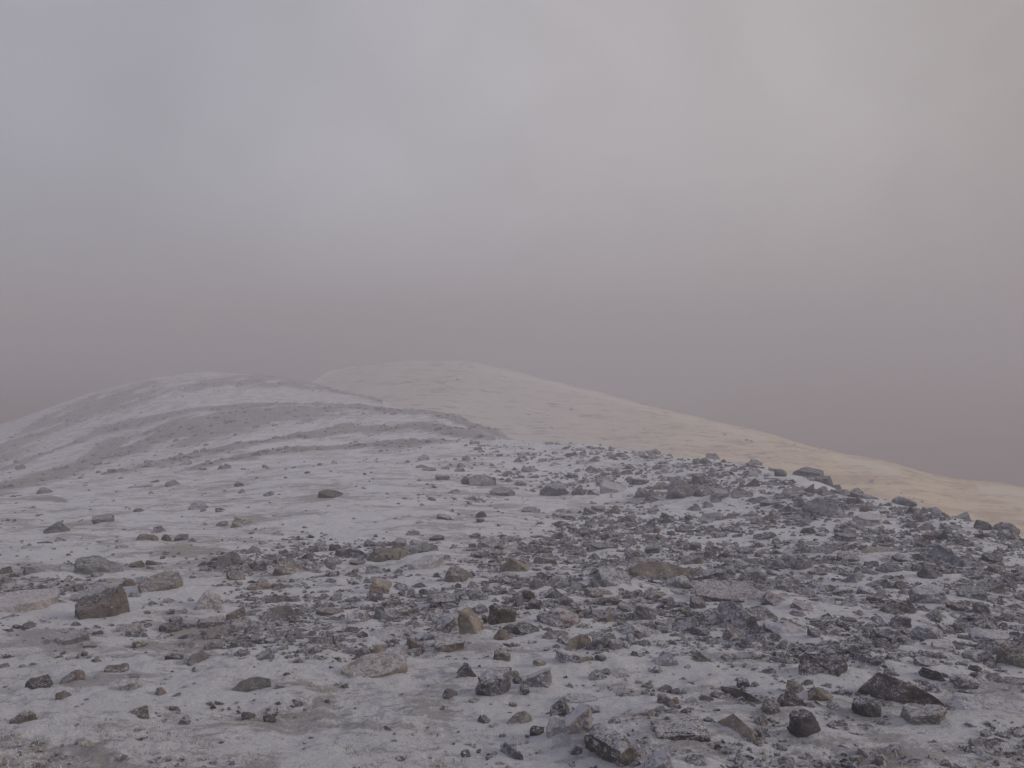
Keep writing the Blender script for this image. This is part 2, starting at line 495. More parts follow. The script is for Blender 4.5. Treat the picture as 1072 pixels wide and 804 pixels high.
# ------------------------------------------------------------------ the rocks of the photo: column, bottom row, width, height, shape, colour, slant, key
ROCKS = """
110 652 52 32 block B -10 squat
20 647 66 24 slab p 4 edgeslab
59 642 22 21 wedge g -20
103 606 42 22 lump g 4 hump
170 622 43 20 block b -9 brownbar
98 634 36 17 slab g -14
154 568 20 10 wedge o -8 ochrewedge
174 567 9 7 lump r 0
190 567 13 7 lump d 0
110 549 20 10 lump d -10
60 561 21 12 wedge d -6
37 604 23 13 wedge g 0
134 616 13 9 lump r 10
40 723 23 14 wedge k -18 blackwedge
67 734 15 10 lump b 8
76 716 22 12 wedge r -12
121 706 23 11 wedge b -15
139 755 31 16 wedge B -20 shield
140 727 21 20 slab p -25
168 730 11 9 lump b 0
24 761 26 13 lump B -6
179 664 23 11 block k 0 darkbar
127 664 40 8 slab b -6
76 675 28 12 slab g -10
216 644 34 27 wedge pr -25 rustedge
247 652 19 17 wedge b 8
222 659 27 13 block u -6
270 619 25 9 slab o 0
246 610 18 13 wedge b -18
300 606 29 19 wedge b -6 peak
270 601 17 13 wedge d 0
238 596 25 12 shard d -26
292 633 26 8 slab k 3
291 649 31 10 shard d -9
225 671 21 11 shard g -30
352 579 15 10 wedge k 0
349 593 16 8 slab d 4
302 668 13 9 wedge d 8
329 675 10 8 lump g 0
278 691 16 9 wedge d -6
255 688 17 7 wedge d 4
343 683 17 8 wedge b -8
207 696 21 11 shard d -22
183 693 17 11 wedge k -14
344 646 29 9 slab r 6
262 724 34 10 shard d -10 sliver
283 757 12 11 wedge k -25
407 592 40 19 lump o 8 loaf
441 583 33 12 slab d 0
417 578 14 14 block g 10
438 573 18 8 wedge g 5
447 600 34 16 slab p -6 paleplate
396 624 21 16 block t 17 tanwedge
476 613 24 19 block b 16
466 638 31 16 block kf 0 saltblock
525 658 29 25 block B 4 brownblock
496 670 24 30 lump t -14 egg
473 660 29 17 lump gf -4
374 656 25 15 lump gf 4
404 654 25 13 slab d 14
430 645 16 10 wedge b 6
502 632 20 12 lump d 0
388 634 17 13 wedge d -20
412 635 16 6 slab k 3
370 665 15 9 wedge d 0
410 673 46 16 lump gf 3 longlump
456 675 17 13 lump gf -6
470 687 33 22 block rf 2 redfoot
436 680 19 10 wedge r 8
525 694 18 13 block b 4
527 672 17 12 wedge b 4
503 644 17 9 slab d 0
515 577 26 13 wedge g 14
396 689 15 12 lump r 0
542 603 35 18 wedge t 4 tanpeak
376 594 19 7 slab d 2
371 586 23 8 shard d 6
395 715 66 27 slab tf -5 table
419 698 20 16 wedge b -30
487 713 22 20 wedge d 22
471 731 14 9 wedge d 10
641 619 37 26 wedge gf -14 snowramp
685 609 58 16 shard b -9 spine
672 598 27 15 wedge b 14
602 585 22 15 wedge b 10
633 578 25 10 slab d -4
570 594 26 13 wedge b -12
625 605 12 10 lump d 0
620 618 13 12 wedge d 25
561 619 14 12 wedge d 8
581 629 22 15 wedge kf 22
622 629 19 12 block b 4
641 637 24 13 wedge B -12 rednose
656 643 19 13 wedge g 0
554 630 12 11 lump B 0
558 641 16 10 lump k 6 blackbun
586 660 42 23 lump rf 3 rustlump
627 656 23 13 wedge b 6
675 653 23 20 block gf 4 layered
691 630 30 12 wedge b 10
552 666 27 11 slab k 10
579 671 22 11 wedge d 6
674 672 42 17 wedge g 2 tent
627 682 16 19 block d 2 upright
643 683 19 15 slab p 20
604 683 28 17 shard b -26
601 699 34 20 wedge gf -14
711 619 25 15 lump g 10
718 664 23 15 wedge d -6
629 694 13 8 lump d 0
695 680 16 9 wedge g -12
694 699 28 13 wedge g -10
763 636 68 26 slab u 6 bigslab
771 638 15 12 lump d 0
749 612 27 17 block d -4
792 610 14 13 lump g 0
730 641 17 15 block d 4
810 640 32 19 wedge u 4
795 654 33 18 lump u 6
771 664 46 20 shard u 32 plank
848 647 42 20 slab u 20 tiltslab
834 649 18 10 lump d 4
821 669 42 19 lump gf 0 mossy
856 672 17 14 wedge d -14
889 614 22 15 wedge g 0
861 713 47 31 wedge kb 16 kite
768 674 25 14 wedge u 14
733 669 18 13 lump d 0
792 680 27 14 shard u 22
732 696 18 14 wedge b 14 browntooth
847 626 16 7 lump d 0
861 582 21 11 wedge d 0
801 566 21 9 wedge k 0
780 583 16 10 lump d 0
728 577 12 9 lump d 0
744 586 12 8 lump d 0
723 594 20 14 wedge u 10
837 600 19 14 lump d 10
885 568 21 9 slab d 4
887 590 21 11 block u 4
938 651 40 26 wedge Bk -22 darkroof
975 610 28 16 wedge d 14 darkface
973 638 36 23 block gf -12 stepped
943 661 19 16 lump g 0
971 675 28 21 lump gf -4 pebbly
974 654 21 12 wedge d -16
919 671 16 12 block d 14
934 676 14 11 lump k 0 coal
951 680 31 13 wedge d 6
989 684 23 11 slab p 2
1036 677 38 18 block uf 2 chest
1066 703 34 24 lump o -6 ochreboulder
1047 686 13 9 lump u 0
1017 630 31 16 wedge d 14
1043 624 17 13 wedge t 4
1003 641 14 8 slab r 4
1027 646 17 14 lump d 0
987 594 31 16 shard d 24
1037 590 17 8 slab k 10
921 618 23 11 wedge d -8
941 619 10 10 wedge d 0
930 602 23 12 lump u 6
904 600 15 7 wedge d -6
921 582 41 8 slab o 0 ochrestrip
1015 610 21 14 wedge d 14
1042 601 13 9 lump b 0
1010 574 21 9 wedge k -6
604 779 28 38 wedge pf 4 palefin
641 806 66 48 block Bf 33 log
588 756 20 23 wedge df -10
606 740 36 13 slab df -4 frostbar
582 777 21 24 block p 4
545 763 28 19 slab t -22 tanplate
562 771 12 11 wedge k 0
535 798 24 16 shard d 32
515 733 32 30 lump df 6 roughknob
560 729 30 30 wedge gf 12 snowpeak
549 733 12 14 lump kf 0
565 700 13 10 wedge b -6
622 715 22 16 wedge df -20
603 791 10 9 wedge d 6
622 747 10 8 lump g 0
689 814 28 30 wedge gf 8
537 740 8 6 wedge b -20
538 709 10 6 lump b 0
502 757 7 9 wedge d 20
713 776 60 22 block kf -2 frostlog
774 778 38 27 shard t 36 leaf
842 777 33 29 lump k -12 ragged
807 751 21 17 lump b 0 brownknob
827 748 30 23 wedge kf 12 saltwedge
831 729 17 14 lump b 10
861 737 30 16 wedge r 18 rustfin
778 720 13 9 block d 0
790 721 9 9 wedge r 20
696 741 16 12 lump B 4
707 738 8 7 lump r 0
730 804 22 12 wedge d 18
767 790 20 5 slab d 2
778 735 37 6 shard B 17 stick
943 742 80 21 shard B 13 ridgeback
965 765 40 31 wedge b 16 cracked
906 753 27 21 lump k 8 clinker
1032 750 68 19 slab df 4 crust
1008 723 25 16 lump bf 10
1027 722 21 13 wedge gf 18
1021 713 13 8 lump k 0
1058 717 26 8 slab b -4
1050 726 17 9 wedge d 16
1040 713 14 6 shard g -20
970 701 26 12 slab df 6
975 713 25 9 shard k 12
931 709 12 9 lump g 0
904 697 16 13 shard d 30
919 698 14 9 lump d 4
934 691 12 6 slab d 4
948 723 12 7 wedge b 10
1035 696 12 6 wedge b 4
990 804 10 8 lump b 0
505 512 27 14 lump g -4 greymound
487 509 8 7 lump k 0
463 504 15 6 slab d 0
449 494 14 4 slab d 0
525 521 25 9 slab d 0
581 523 29 16 lump g -6 clearmound
555 496 19 7 wedge d 0
555 538 17 7 wedge d 0
504 543 11 7 lump k -6
493 524 12 5 wedge d 0
457 567 15 6 slab k 0
643 520 29 21 wedge p -22 palewing
712 526 30 20 wedge d 10 twinpeak
672 524 14 12 lump g -4
606 522 15 10 lump d 0
621 522 15 8 wedge d 4
731 523 11 9 wedge k 6
752 526 19 11 slab g 6
669 509 21 8 slab d 4
692 515 18 10 lump t 6
731 509 12 10 lump u 0
619 541 15 9 wedge d 0
658 548 12 9 lump g 0
681 555 10 12 wedge d 10
688 559 7 7 lump r 0
691 566 11 7 wedge k 0
745 548 26 10 wedge d 6
846 499 30 13 block d 2 flattop
856 507 26 10 wedge d 8
873 506 12 10 wedge g 24
817 500 11 8 lump d 0
787 512 14 10 wedge b 0
777 525 23 15 wedge u 20
806 531 19 7 slab d -4
828 524 21 11 lump u 4
810 546 15 9 wedge o 8 ochretip
864 521 17 9 wedge d 8
847 517 10 9 wedge u 0
880 520 19 8 lump u 0
908 552 28 12 slab p 8 snowtop
865 543 39 13 shard u 16
905 521 27 7 slab u 8
946 528 21 10 lump d 4 crestknob
1052 562 23 15 lump gd 10 endboulder
1008 543 14 10 wedge g 8
1028 558 17 12 lump d 4
985 566 11 10 wedge k 0
972 566 13 9 block r 0
346 523 23 8 slab B 0 loner
209 536 19 12 wedge g 4 grassstone
252 554 21 11 wedge b 4
148 511 24 4 slab d 0
180 511 15 8 lump g 0
233 551 11 5 lump r 0
"""
# key: (full label, how other labels refer to it)
MARKS = {
    'squat': ('squat dark brown boulder with a knobbly end among pale stones', 'the squat dark brown boulder'),
    'edgeslab': ('broad pale snow-crusted slab cut off by the left picture edge', 'the pale slab at the left picture edge'),
    'hump': ('humped grey boulder standing alone up the snow from the squat brown boulder', 'the lone humped grey boulder'),
    'brownbar': ('long brown block on open snow, its right end higher', 'the long brown block on open snow'),
    'ochrewedge': ('small ochre wedge lying far up the plain left-hand snow', 'the small ochre wedge up the snow'),
    'blackwedge': ('black sharp wedge on tan ground near the lower left corner', 'the black wedge at lower left'),
    'shield': ('dark brown shield-shaped stone low on the left, alone on tan ground', 'the dark shield-shaped stone'),
    'darkbar': ('short black bar of rock on snow right of the squat brown boulder', 'the short black bar'),
    'rustedge': ('snow-dusted wedge with a rusty edge at the left end of the rubble', 'the rusty-edged wedge'),
    'peak': ('pointed brown rock rising from rubble at the upper left of the stony field', 'the pointed brown rock'),
    'sliver': ('long dark sliver of stone lying alone on tan snow at lower left', 'the lone dark sliver'),
    'loaf': ('loaf-shaped ochre brown boulder at the top of the middle rubble', 'the ochre loaf-shaped boulder'),
    'paleplate': ('pale snow-plastered plate of rock just below the ochre loaf-shaped boulder', 'the pale plate below the loaf'),
    'tanwedge': ('tan orange wedge glowing among dark rubble left of centre', 'the tan orange wedge'),
    'saltblock': ('black block speckled with rime like salt near the middle', 'the rime-speckled black block'),
    'brownblock': ('dark brown cube-like block with clean faces in the middle of the rubble', 'the dark brown cube-like block'),
    'egg': ('upright tan rounded stone beside the dark brown cube-like block', 'the upright tan stone'),
    'longlump': ('long low grey lump coated with rime, lower edge of the middle rubble', 'the long rime-coated lump'),
    'redfoot': ('frost-topped block with a reddish foot below the tan upright stone', 'the frost-topped red-footed block'),
    'tanpeak': ('tan grey peak-shaped rock in the middle of the slope', 'the tan grey peak'),
    'table': ('large flat tan slab with a frosted top and shaded underside', 'the large flat tan slab'),
    'snowramp': ('big snow-plastered ramp of rock with a dark front lip', 'the snow-plastered ramp'),
    'spine': ('long low brown spine of rock running right from the snow-plastered ramp', 'the long brown spine'),
    'rednose': ('dark brown nose-shaped rock below the snow-plastered ramp', 'the dark nose-shaped rock'),
    'blackbun': ('small black bun-shaped stone bare of snow', 'the black bun-shaped stone'),
    'rustlump': ('big rime-coated lump with a rusty orange patch', 'the rust-patched lump'),
    'layered': ('grey layered block with snow on its ledge', 'the grey layered block'),
    'tent': ('broad grey tent-shaped rock at the lower edge of the stony field', 'the grey tent-shaped rock'),
    'upright': ('dark upright block with a pale slab leaning at its right', 'the dark upright block'),
    'bigslab': ('largest thick purple-brown slab lying on the stony field', 'the thick purple-brown slab'),
    'plank': ('plank-like stone sloping down to the right below the thick purple slab', 'the sloping plank-like stone'),
    'tiltslab': ('tilted purple slab with its low end to the right', 'the tilted purple slab'),
    'mossy': ('wide grey snow-flecked lump behind a bare patch of snow', 'the snow-flecked grey lump'),
    'kite': ('flat black kite-shaped rock with brown tip on smooth snow', 'the black kite-shaped rock'),
    'browntooth': ('brown tooth of rock sticking out of smooth snow', 'the brown tooth of rock'),
    'darkroof': ('big dark roof-shaped slab propped up with a shaded face', 'the dark roof-shaped slab'),
    'darkface': ('dark flat-faced rock above the roof-shaped slab', 'the dark flat-faced rock'),
    'stepped': ('grey stepped block with snow on its steps beside the roof-shaped slab', 'the grey stepped block'),
    'pebbly': ('rounded rime-grained grey boulder on the right of the stony field', 'the rime-grained boulder'),
    'coal': ('small black lump like coal at the edge of bare snow', 'the coal-black lump'),
    'chest': ('chest-shaped purple grey block near the right picture edge', 'the chest-shaped block'),
    'ochreboulder': ('ochre mossy-looking boulder cut off by the right picture edge', 'the ochre boulder at the right edge'),
    'ochrestrip': ('long thin ochre strip of rock high on the right rubble', 'the thin ochre strip'),
    'palefin': ('pale rime-covered fin standing against the dark log-shaped boulder', 'the pale rime-covered fin'),
    'log': ('dark brown log-shaped boulder sloping down into the bottom picture edge', 'the dark log-shaped boulder'),
    'frostbar': ('frosted bar of rock with a dark end above the pale fin', 'the frosted bar'),
    'tanplate': ('tilted clean tan plate on white snow near the bottom', 'the tilted tan plate'),
    'roughknob': ('rough dark knob caked with snow left of the snowy peak-shaped rock', 'the rough snow-caked knob'),
    'snowpeak': ('pointed grey rock powdered with snow on white snow below the rubble', 'the snow-powdered pointed rock'),
    'frostlog': ('long black rime-crusted block low on smooth snow', 'the black rime-crusted block'),
    'leaf': ('tan leaf-shaped fin sloping to the right on smooth snow', 'the tan leaf-shaped fin'),
    'ragged': ('ragged black rock low on smooth snow, below two touching rocks', 'the ragged black rock'),
    'brownknob': ('round brown knob touching a black rime-flecked wedge', 'the round brown knob'),
    'saltwedge': ('black rime-flecked wedge touching a round brown knob', 'the black rime-flecked wedge'),
    'rustfin': ('rusty fin of rock right of the black rime-flecked wedge', 'the rusty fin'),
    'stick': ('thin dark stick-like splinter of stone on smooth snow', 'the stick-like splinter'),
    'ridgeback': ('very long dark brown ridge-backed stone on smooth snow', 'the ridge-backed stone'),
    'cracked': ('grey brown cracked boulder below the long ridge-backed stone', 'the cracked boulder'),
    'clinker': ('black cindery lump left of the long ridge-backed stone', 'the black cindery lump'),
    'crust': ('wide flat rime-crusted slab near the lower right corner', 'the wide rime-crusted slab'),
    'greymound': ('grey mound-shaped boulder on pale snow near the middle of the ridge', 'the grey mound-shaped boulder'),
    'clearmound': ('hump-backed grey boulder with rubble round it, upper middle', 'the hump-backed boulder'),
    'palewing': ('pale wing-shaped slab tilted up in the upper rubble', 'the pale wing-shaped slab'),
    'twinpeak': ('dark pointed rock with a long shoulder in the upper rubble', 'the dark shouldered rock'),
    'flattop': ('dark flat-topped boulder on the skyline of the near slope', 'the flat-topped skyline boulder'),
    'ochretip': ('small ochre-sided wedge in the upper right rubble', 'the small ochre-sided wedge'),
    'snowtop': ('thick slab with a smooth snow-covered top on the upper right slope', 'the snow-topped slab'),
    'crestknob': ('low dark knob on the skyline right of the flat-topped boulder', 'the low skyline knob'),
    'endboulder': ('big grey boulder at the right end of the near skyline', 'the boulder ending the skyline'),
    'loner': ('dark brown flat stone alone on the plain snow left of centre', 'the lone flat brown stone'),
    'grassstone': ('grey pointed stone far up the plain snow on the left', 'the grey pointed stone up the snow'),
}
COLOURS = {'k': ('black', (.070, .068, .078)), 'd': ('dark grey', (.120, .119, .137)), 'g': ('grey', (.178, .177, .200)), 'b': ('brown', (.148, .133, .130)),
           'B': ('dark brown', (.100, .089, .089)), 't': ('tan', (.225, .197, .180)), 'o': ('ochre', (.175, .154, .136)), 'r': ('reddish', (.150, .124, .121)),
           'p': ('pale', (.270, .260, .268)), 'u': ('purplish', (.148, .135, .155))}
FROST = {'k': .10, 'd': .16, 'g': .24, 'b': .16, 'B': .06, 't': .06, 'o': .08, 'r': .12, 'p': .34, 'u': .20}
SHAPES = {'block': 'blocky rock', 'slab': 'flat slab', 'wedge': 'wedge-shaped rock', 'shard': 'long thin stone', 'lump': 'rounded rock'}
ROCK_GROUP = 'rocks lying on the snowy ridge'


def polytope(shape, rnd, dims, res, rough):
    """an angular rock as a clipped block; dims = full width, depth, height; its foot at z = -0.3 height"""
    w, d, h = dims
    bm = bmesh.new()
    bmesh.ops.create_cube(bm, size=2.0)

    def cut(n, dist):
        n = Vector(n).normalized()
        g = bm.verts[:] + bm.edges[:] + bm.faces[:]
        r = bmesh.ops.bisect_plane(bm, geom=g, dist=1e-5, plane_co=n * dist, plane_no=n, clear_outer=True)
        ed = [e for e in r['geom_cut'] if isinstance(e, bmesh.types.BMEdge)]
        if len(ed) > 2:
            bmesh.ops.contextual_create(bm, geom=ed)

    u = rnd.uniform
    if shape == 'block':
        for _ in range(7):
            cut((u(-1, 1), u(-1, 1), u(-.5, 1)), u(.98, 1.25))
        cut((u(-.3, .3), u(-.5, .1), 1), u(.72, .9))
    elif shape == 'slab':
        for k in range(7):
            a = 2 * math.pi * k / 7 + u(-.35, .35)
            cut((math.cos(a), math.sin(a), u(-.25, .35)), u(.72, 1.02))
        cut((u(-.25, .25), u(-.35, .1), 1), u(.62, .85))
    elif shape == 'wedge':
        s = rnd.choice((-1, 1))
        if rnd.random() < .5:                          # a frost-split plate standing on its edge
            cut((s * u(.5, .8), u(-.3, .3), 1), u(.25, .5))
            cut((-s * u(.9, 1.3), u(-.5, .3), u(.1, .5)), u(.7, .95))
            cut((s * 1, u(-.6, .6), u(-.2, .2)), u(.75, .95))
            cut((u(-.5, .5), -1, u(.1, .5)), u(.6, .85))
        else:
            cut((s * u(.4, .7), u(-.9, -.3), u(.8, 1.1)), u(.38, .55))
            cut((-s * u(.8, 1.2), u(-.6, .4), u(.2, .6)), u(.62, .9))
            cut((u(-.6, .6), 1, u(.3, .9)), u(.55, .8))
        for _ in range(5):
            cut((u(-1, 1), u(-1, 1), u(-.2, .8)), u(.85, 1.15))
    elif shape == 'shard':
        cut((u(-.1, .1), -1, u(.6, 1)), u(.42, .62))
        cut((u(-.1, .1), 1, u(.4, .8)), u(.6, .8))
        cut((1, u(-.7, .7), u(.1, .7)), u(.72, .9))
        cut((-1, u(-.7, .7), u(.1, .7)), u(.72, .9))
        for _ in range(4):
            cut((u(-1, 1), u(-1, 1), u(0, 1)), u(.9, 1.15))
    else:
        for _ in range(14):
            cut((u(-1, 1), u(-1, 1), u(-.45, 1)), u(.78, 1.0))
    lim_lo = [min(v.co[a] for v in bm.verts) for a in range(3)]
    lim_hi = [max(v.co[a] for v in bm.verts) for a in range(3)]
    if res > 0:
        bmesh.ops.bevel(bm, geom=bm.edges[:], offset=0.05 if shape != 'lump' else 0.10, segments=1, affect='EDGES')
    for v in bm.verts:
        v.co = Vector([min(max(v.co[a], lim_lo[a]), lim_hi[a]) for a in range(3)])
    for v in bm.verts:
        v.co = Vector((v.co.x * w / 2, v.co.y * d / 2, v.co.z * h * 0.65 + h * 0.35))
    if res > 0:
        bmesh.ops.triangulate(bm, faces=bm.faces[:])
        size = max(w, d, h)
        for _ in range(4):                                     # even the triangles out
            lim = size * (0.34, 0.21, 0.13, 0.085)[min(res, 3)]
            ed = [e for e in bm.edges if e.calc_length() > lim]
            if not ed:
                break
            bmesh.ops.subdivide_edges(bm, edges=ed, cuts=1)
            bmesh.ops.triangulate(bm, faces=[f for f in bm.faces if len(f.verts) > 3])
        bm.normal_update()
        off = Vector((u(-50, 50), u(-50, 50), u(-50, 50)))
        lay = u(5, 9) / max(h, 1e-3)
        for v in bm.verts:
            p = v.co / size * 2.4 + off
            k = mnoise.fractal(p * 1.2, 1.0, 2.0, 4) * 0.055 + mnoise.fractal(p * 4.5, 1.0, 2.0, 3) * 0.022
            k += 0.016 * math.copysign(1, math.sin(v.co.z * lay + 2.2 * mnoise.noise(p))) * max(0.0, 1 - abs(v.normal.z))
            v.co += v.normal * (min(max(k, -.06), .06) * min(size, 2.2 * min(w, d, h)) * rough)
    return bm


ROCK_LIST = []                                        # everything the labels need
rock_rows = []
for ln in ROCKS.strip().splitlines():
    t = ln.split()
    rock_rows.append((float(t[0]), float(t[1]), float(t[2]), float(t[3]), t[4], t[5], float(t[6]), t[7] if len(t) > 7 else None))

# more of the rubble's larger stones, where the slope is stony and no listed rock lies
occupied = [(r[0], r[1] - r[3] / 2, r[2], r[3]) for r in rock_rows]
rr = random.Random(11)
extra, tries = 0, 0
while extra < 300 - len(rock_rows) and tries < 200000:
    tries += 1
    u, v = rr.uniform(-10, 1080), rr.uniform(470, 700)
    if rr.random() > float(field(np.array(u), np.array(v))) ** 1.5:
        continue
    g = 0.55 + 0.45 * min(1, max(0, (v - 500) / 130))
    w = rr.uniform(15, 24) * g
    h = w * rr.uniform(.38, .7)
    if any(abs(u - a) < (w + c) * .42 and abs(v - h / 2 - b) < (h + d) * .45 for a, b, c, d in occupied):
        continue
    occupied.append((u, v - h / 2, w, h))
    cc = rr.choice('dddggguuubkddgB') + rr.choice(['', '', 'f'])
    rock_rows.append((u, v, w, h, rr.choice(['wedge', 'wedge', 'slab', 'lump', 'block', 'shard']), cc, rr.uniform(-22, 22), None))
    extra += 1

pos = hit([r[0] for r in rock_rows], [r[1] - 0.12 * r[3] for r in rock_rows])
for i, (u, v, w, h, shape, cc, slant, key) in enumerate(rock_rows):
    p, vv = pos[i], v
    while not np.isfinite(p).all() or (p[1] > 45 and u > 440):
        vv += 2
        p = hit([u], [vv])[0]
    x, y, z = (float(q) for q in p)
    rnd = random.Random(1000 + i)
    m = y / (F * CP) * 1.16                              # metres per photo pixel there
    m *= {'block': .74, 'lump': .84, 'shard': 1.0}.get(shape, .87) * (.9 if key == 'kite' else 1)
    wm, hm = w * m, h * m
    dep = math.atan2(EYE - z, y)
    deep = {'slab': .8, 'block': .75, 'wedge': .75, 'shard': .42, 'lump': .85}[shape] * wm
    deep = min(deep, 1.0 * hm / max(math.sin(dep), .12))
    if key in ('log', 'palefin'):
        deep = 0.55 * wm
    sl = R(slant)
    c, s = abs(math.cos(sl)), abs(math.sin(sl))
    zh = max((hm - deep * math.sin(dep) * .55) / math.cos(dep), .30 * hm)
    # undo what the slant adds to the outline
    turn = 0.0
    if shape == 'shard' or key == 'log':
        deep = min(hm * .8, .35 * wm) if key != 'log' else 0.42 * wm
        turn = -math.copysign(min(math.atan(math.tan(abs(sl)) / math.sin(dep)), R(60)), sl)
        zh = max(deep * 1.05, .45 * hm)
        wm = max(wm - deep * abs(math.sin(turn)), wm * .6) / math.cos(turn)
        sl = R(2)
    elif abs(slant) > 18:
        ww = max(wm * .8, (wm * c - zh * s * .5)) / max(c, .6)
        zh = max(zh - ww * s * .55, .16 * wm)
        wm = ww
    ROCK_LIST.append(dict(u=u, v=v, w=w, h=h, shape=shape, cc=cc, key=key, i=i))
    res = 3 if w > 34 else 2 if w > 17 else 1
    bm = polytope(shape, rnd, (wm * 1.12, deep * 1.1, zh * 1.25), res, 1.0)
    name = 'boulder' if key in ('squat', 'hump', 'loaf', 'log', 'flattop', 'endboulder', 'cracked', 'ochreboulder', 'greymound', 'clearmound', 'pebbly') else \
        {'slab': 'flat_rock', 'shard': 'long_rock'}.get(shape, 'rock')
    me = bpy.data.meshes.new(name)
    bm.to_mesh(me)
    bm.free()
    me.polygons.foreach_set('use_smooth', np.full(len(me.polygons), False))
    me.materials.append(M_rock)
    ob = bpy.data.objects.new(name, me)
    col.objects.link(ob)
    # its middle lies half its depth beyond the front foot
    yy = y + (wm * .5 * abs(math.sin(turn)) if turn else deep * .35)
    xx = x * yy / y
    zz = float(ground_z(xx, yy))
    if zz < z - 0.5 * hm or yy > 45 and u > 440:
        xx, yy, zz = x, y, z
    ob.location = (xx, yy, zz - 0.10 * hm)
    yaw = math.atan2(x, y) * -1 + (turn if turn else rnd.uniform(-.18, .18))
    ob.rotation_euler = (Matrix.Rotation(yaw, 3, 'Z') @ Matrix.Rotation(rnd.uniform(-.12, .12), 3, 'X') @ Matrix.Rotation(sl, 3, 'Y')).to_euler()
    base = np.array(COLOURS[cc[0]][1])
    if len(cc) > 1 and cc[1] in COLOURS:
        base = base * .6 + np.array(COLOURS[cc[1]][1]) * .4
    base = base * rnd.uniform(.95, 1.3) * np.array([rnd.uniform(.97, 1.03) for _ in range(3)])
    fr = FROST[cc[0]] + (.16 if 'f' in cc else 0) + rnd.uniform(-.08, .08)
    ob.color = (*[float(q) for q in base], fr)
    ROCK_LIST[-1]['ob'] = ob
    if w > 13 and not turn:
        MOUNDS.append((xx, yy, wm * .75, min(hm * .20, .07)))

# ------------------------------------------------------------------ labels: each rock by its look and by the landmark rock it lies beside
marks = [r for r in ROCK_LIST if r['key']]
rest = {}
for r in ROCK_LIST:
    ob = r['ob']
    ob['category'] = 'boulder' if ob.name.startswith('boulder') else 'rock'
    ob['group'] = ROCK_GROUP
    if r['key']:
        ob['label'] = MARKS[r['key']][0]
        continue
    q = lambda m: ((m['u'] - r['u']) ** 2 + ((m['v'] - m['h'] / 2 - r['v'] + r['h'] / 2) * 1.5) ** 2)
    m = min(marks, key=q)
    du, dv = r['u'] - m['u'], (r['v'] - r['h'] / 2 - m['v'] + m['h'] / 2) * 1.5
    a = math.degrees(math.atan2(dv, du)) % 360
    where = ['right of', 'below and right of', 'below', 'below and left of', 'left of', 'above and left of', 'above', 'above and right of'][int((a + 22.5) // 45) % 8]
    look = ' '.join(filter(None, ['small' if r['w'] < 12 else 'large' if r['w'] > 32 else '', 'frosted' if 'f' in r['cc'] else '', COLOURS[r['cc'][0]][0], SHAPES[r['shape']]]))
    rest.setdefault((look, where, m['key']), []).append((q(m), r))
RANK = ['', 'second ', 'third ', 'fourth ', 'fifth ', 'sixth ']
for (look, where, key), v in rest.items():
    for n, (_q, r) in enumerate(sorted(v, key=lambda p: p[0])):
        r['ob']['label'] = f"{RANK[n]}{look} {where} {MARKS[key][1]}"

# ------------------------------------------------------------------ ground mesh: polar, finest where the photo looks
pa = np.concatenate([np.linspace(-180, -44, 70)[:-1], np.linspace(-44, 44, 1000), np.linspace(44, 180, 70)[1:-1]])
pa = np.radians(pa)
rad = np.concatenate([np.geomspace(0.25, 2.4, 24)[:-1], np.geomspace(2.4, 130, 760), np.geomspace(130, 330, 24)[1:]])
A, RR = np.meshgrid(pa, rad, indexing='ij')
X, Y = RR * np.sin(A), RR * np.cos(A)
Zb = base_z(X, Y)
Z = Zb + detail_z(X, Y)
stony = bands(X, Y, Zb)
Z += 0.14 * stony * smooth(20, 45, RR)                                   # the bands stand a little proud
Z += stony * 0.20 * (fbm(X / 0.9, Y / 0.9, 3, 77)) * smooth(20, 45, RR)
U, V = project(X, Y, Zb)
fld = np.where(Y > 1, field(U, V), 0.15)
for mx, my, mr, mh in MOUNDS:
    r0 = math.hypot(mx, my)
    i0, i1 = np.searchsorted(rad, [max(.3, r0 - 3 * mr), r0 + 3 * mr])
    a0 = math.atan2(mx, my)
    j0, j1 = np.searchsorted(pa, [a0 - 3 * mr / r0, a0 + 3 * mr / r0])
    sx, sy = X[j0:j1, i0:i1] - mx - mr * .35, Y[j0:j1, i0:i1] - my
    Z[j0:j1, i0:i1] += mh * np.exp(-((sx / 1.45) ** 2 + sy ** 2) / mr ** 2)
Z += 0.020 * fbm(X / 0.16, Y / 0.16, 3, 55) * smooth(30, 8, RR)
Z += 0.012 * fbm(X / 0.055, Y / 0.055, 3, 58) * smooth(9, 4, RR) * (0.3 + smooth(-.15, .25, fbm(X / .8, Y / .8, 2, 59)))
thin = 0.15 * smooth(640, 800, V) * smooth(1100, 300, U) - 0.35 * smooth(560, 700, V) * smooth(380, 560, U) * smooth(760, 660, U) + 0.25 * fbm(X / 1.7, Y / 1.7, 3, 91) + 0.05 * smooth(560, 620, V)
thin = np.where(Y > 1, thin - 0.50 * smooth(.3, .8, fld) - 0.25 * smooth(640, 720, V) * smooth(420, 620, U) + 0.06 * smooth(560, 500, V), 0.4)
ground = mesh_from('ground', np.stack([X, Y, Z], -1).reshape(-1, 3), grid_faces(len(pa), len(rad), True), 4, M_ground,
                   attrs={'stony': ('FLOAT', stony), 'thin': ('FLOAT', thin)})
ground['kind'] = 'structure'

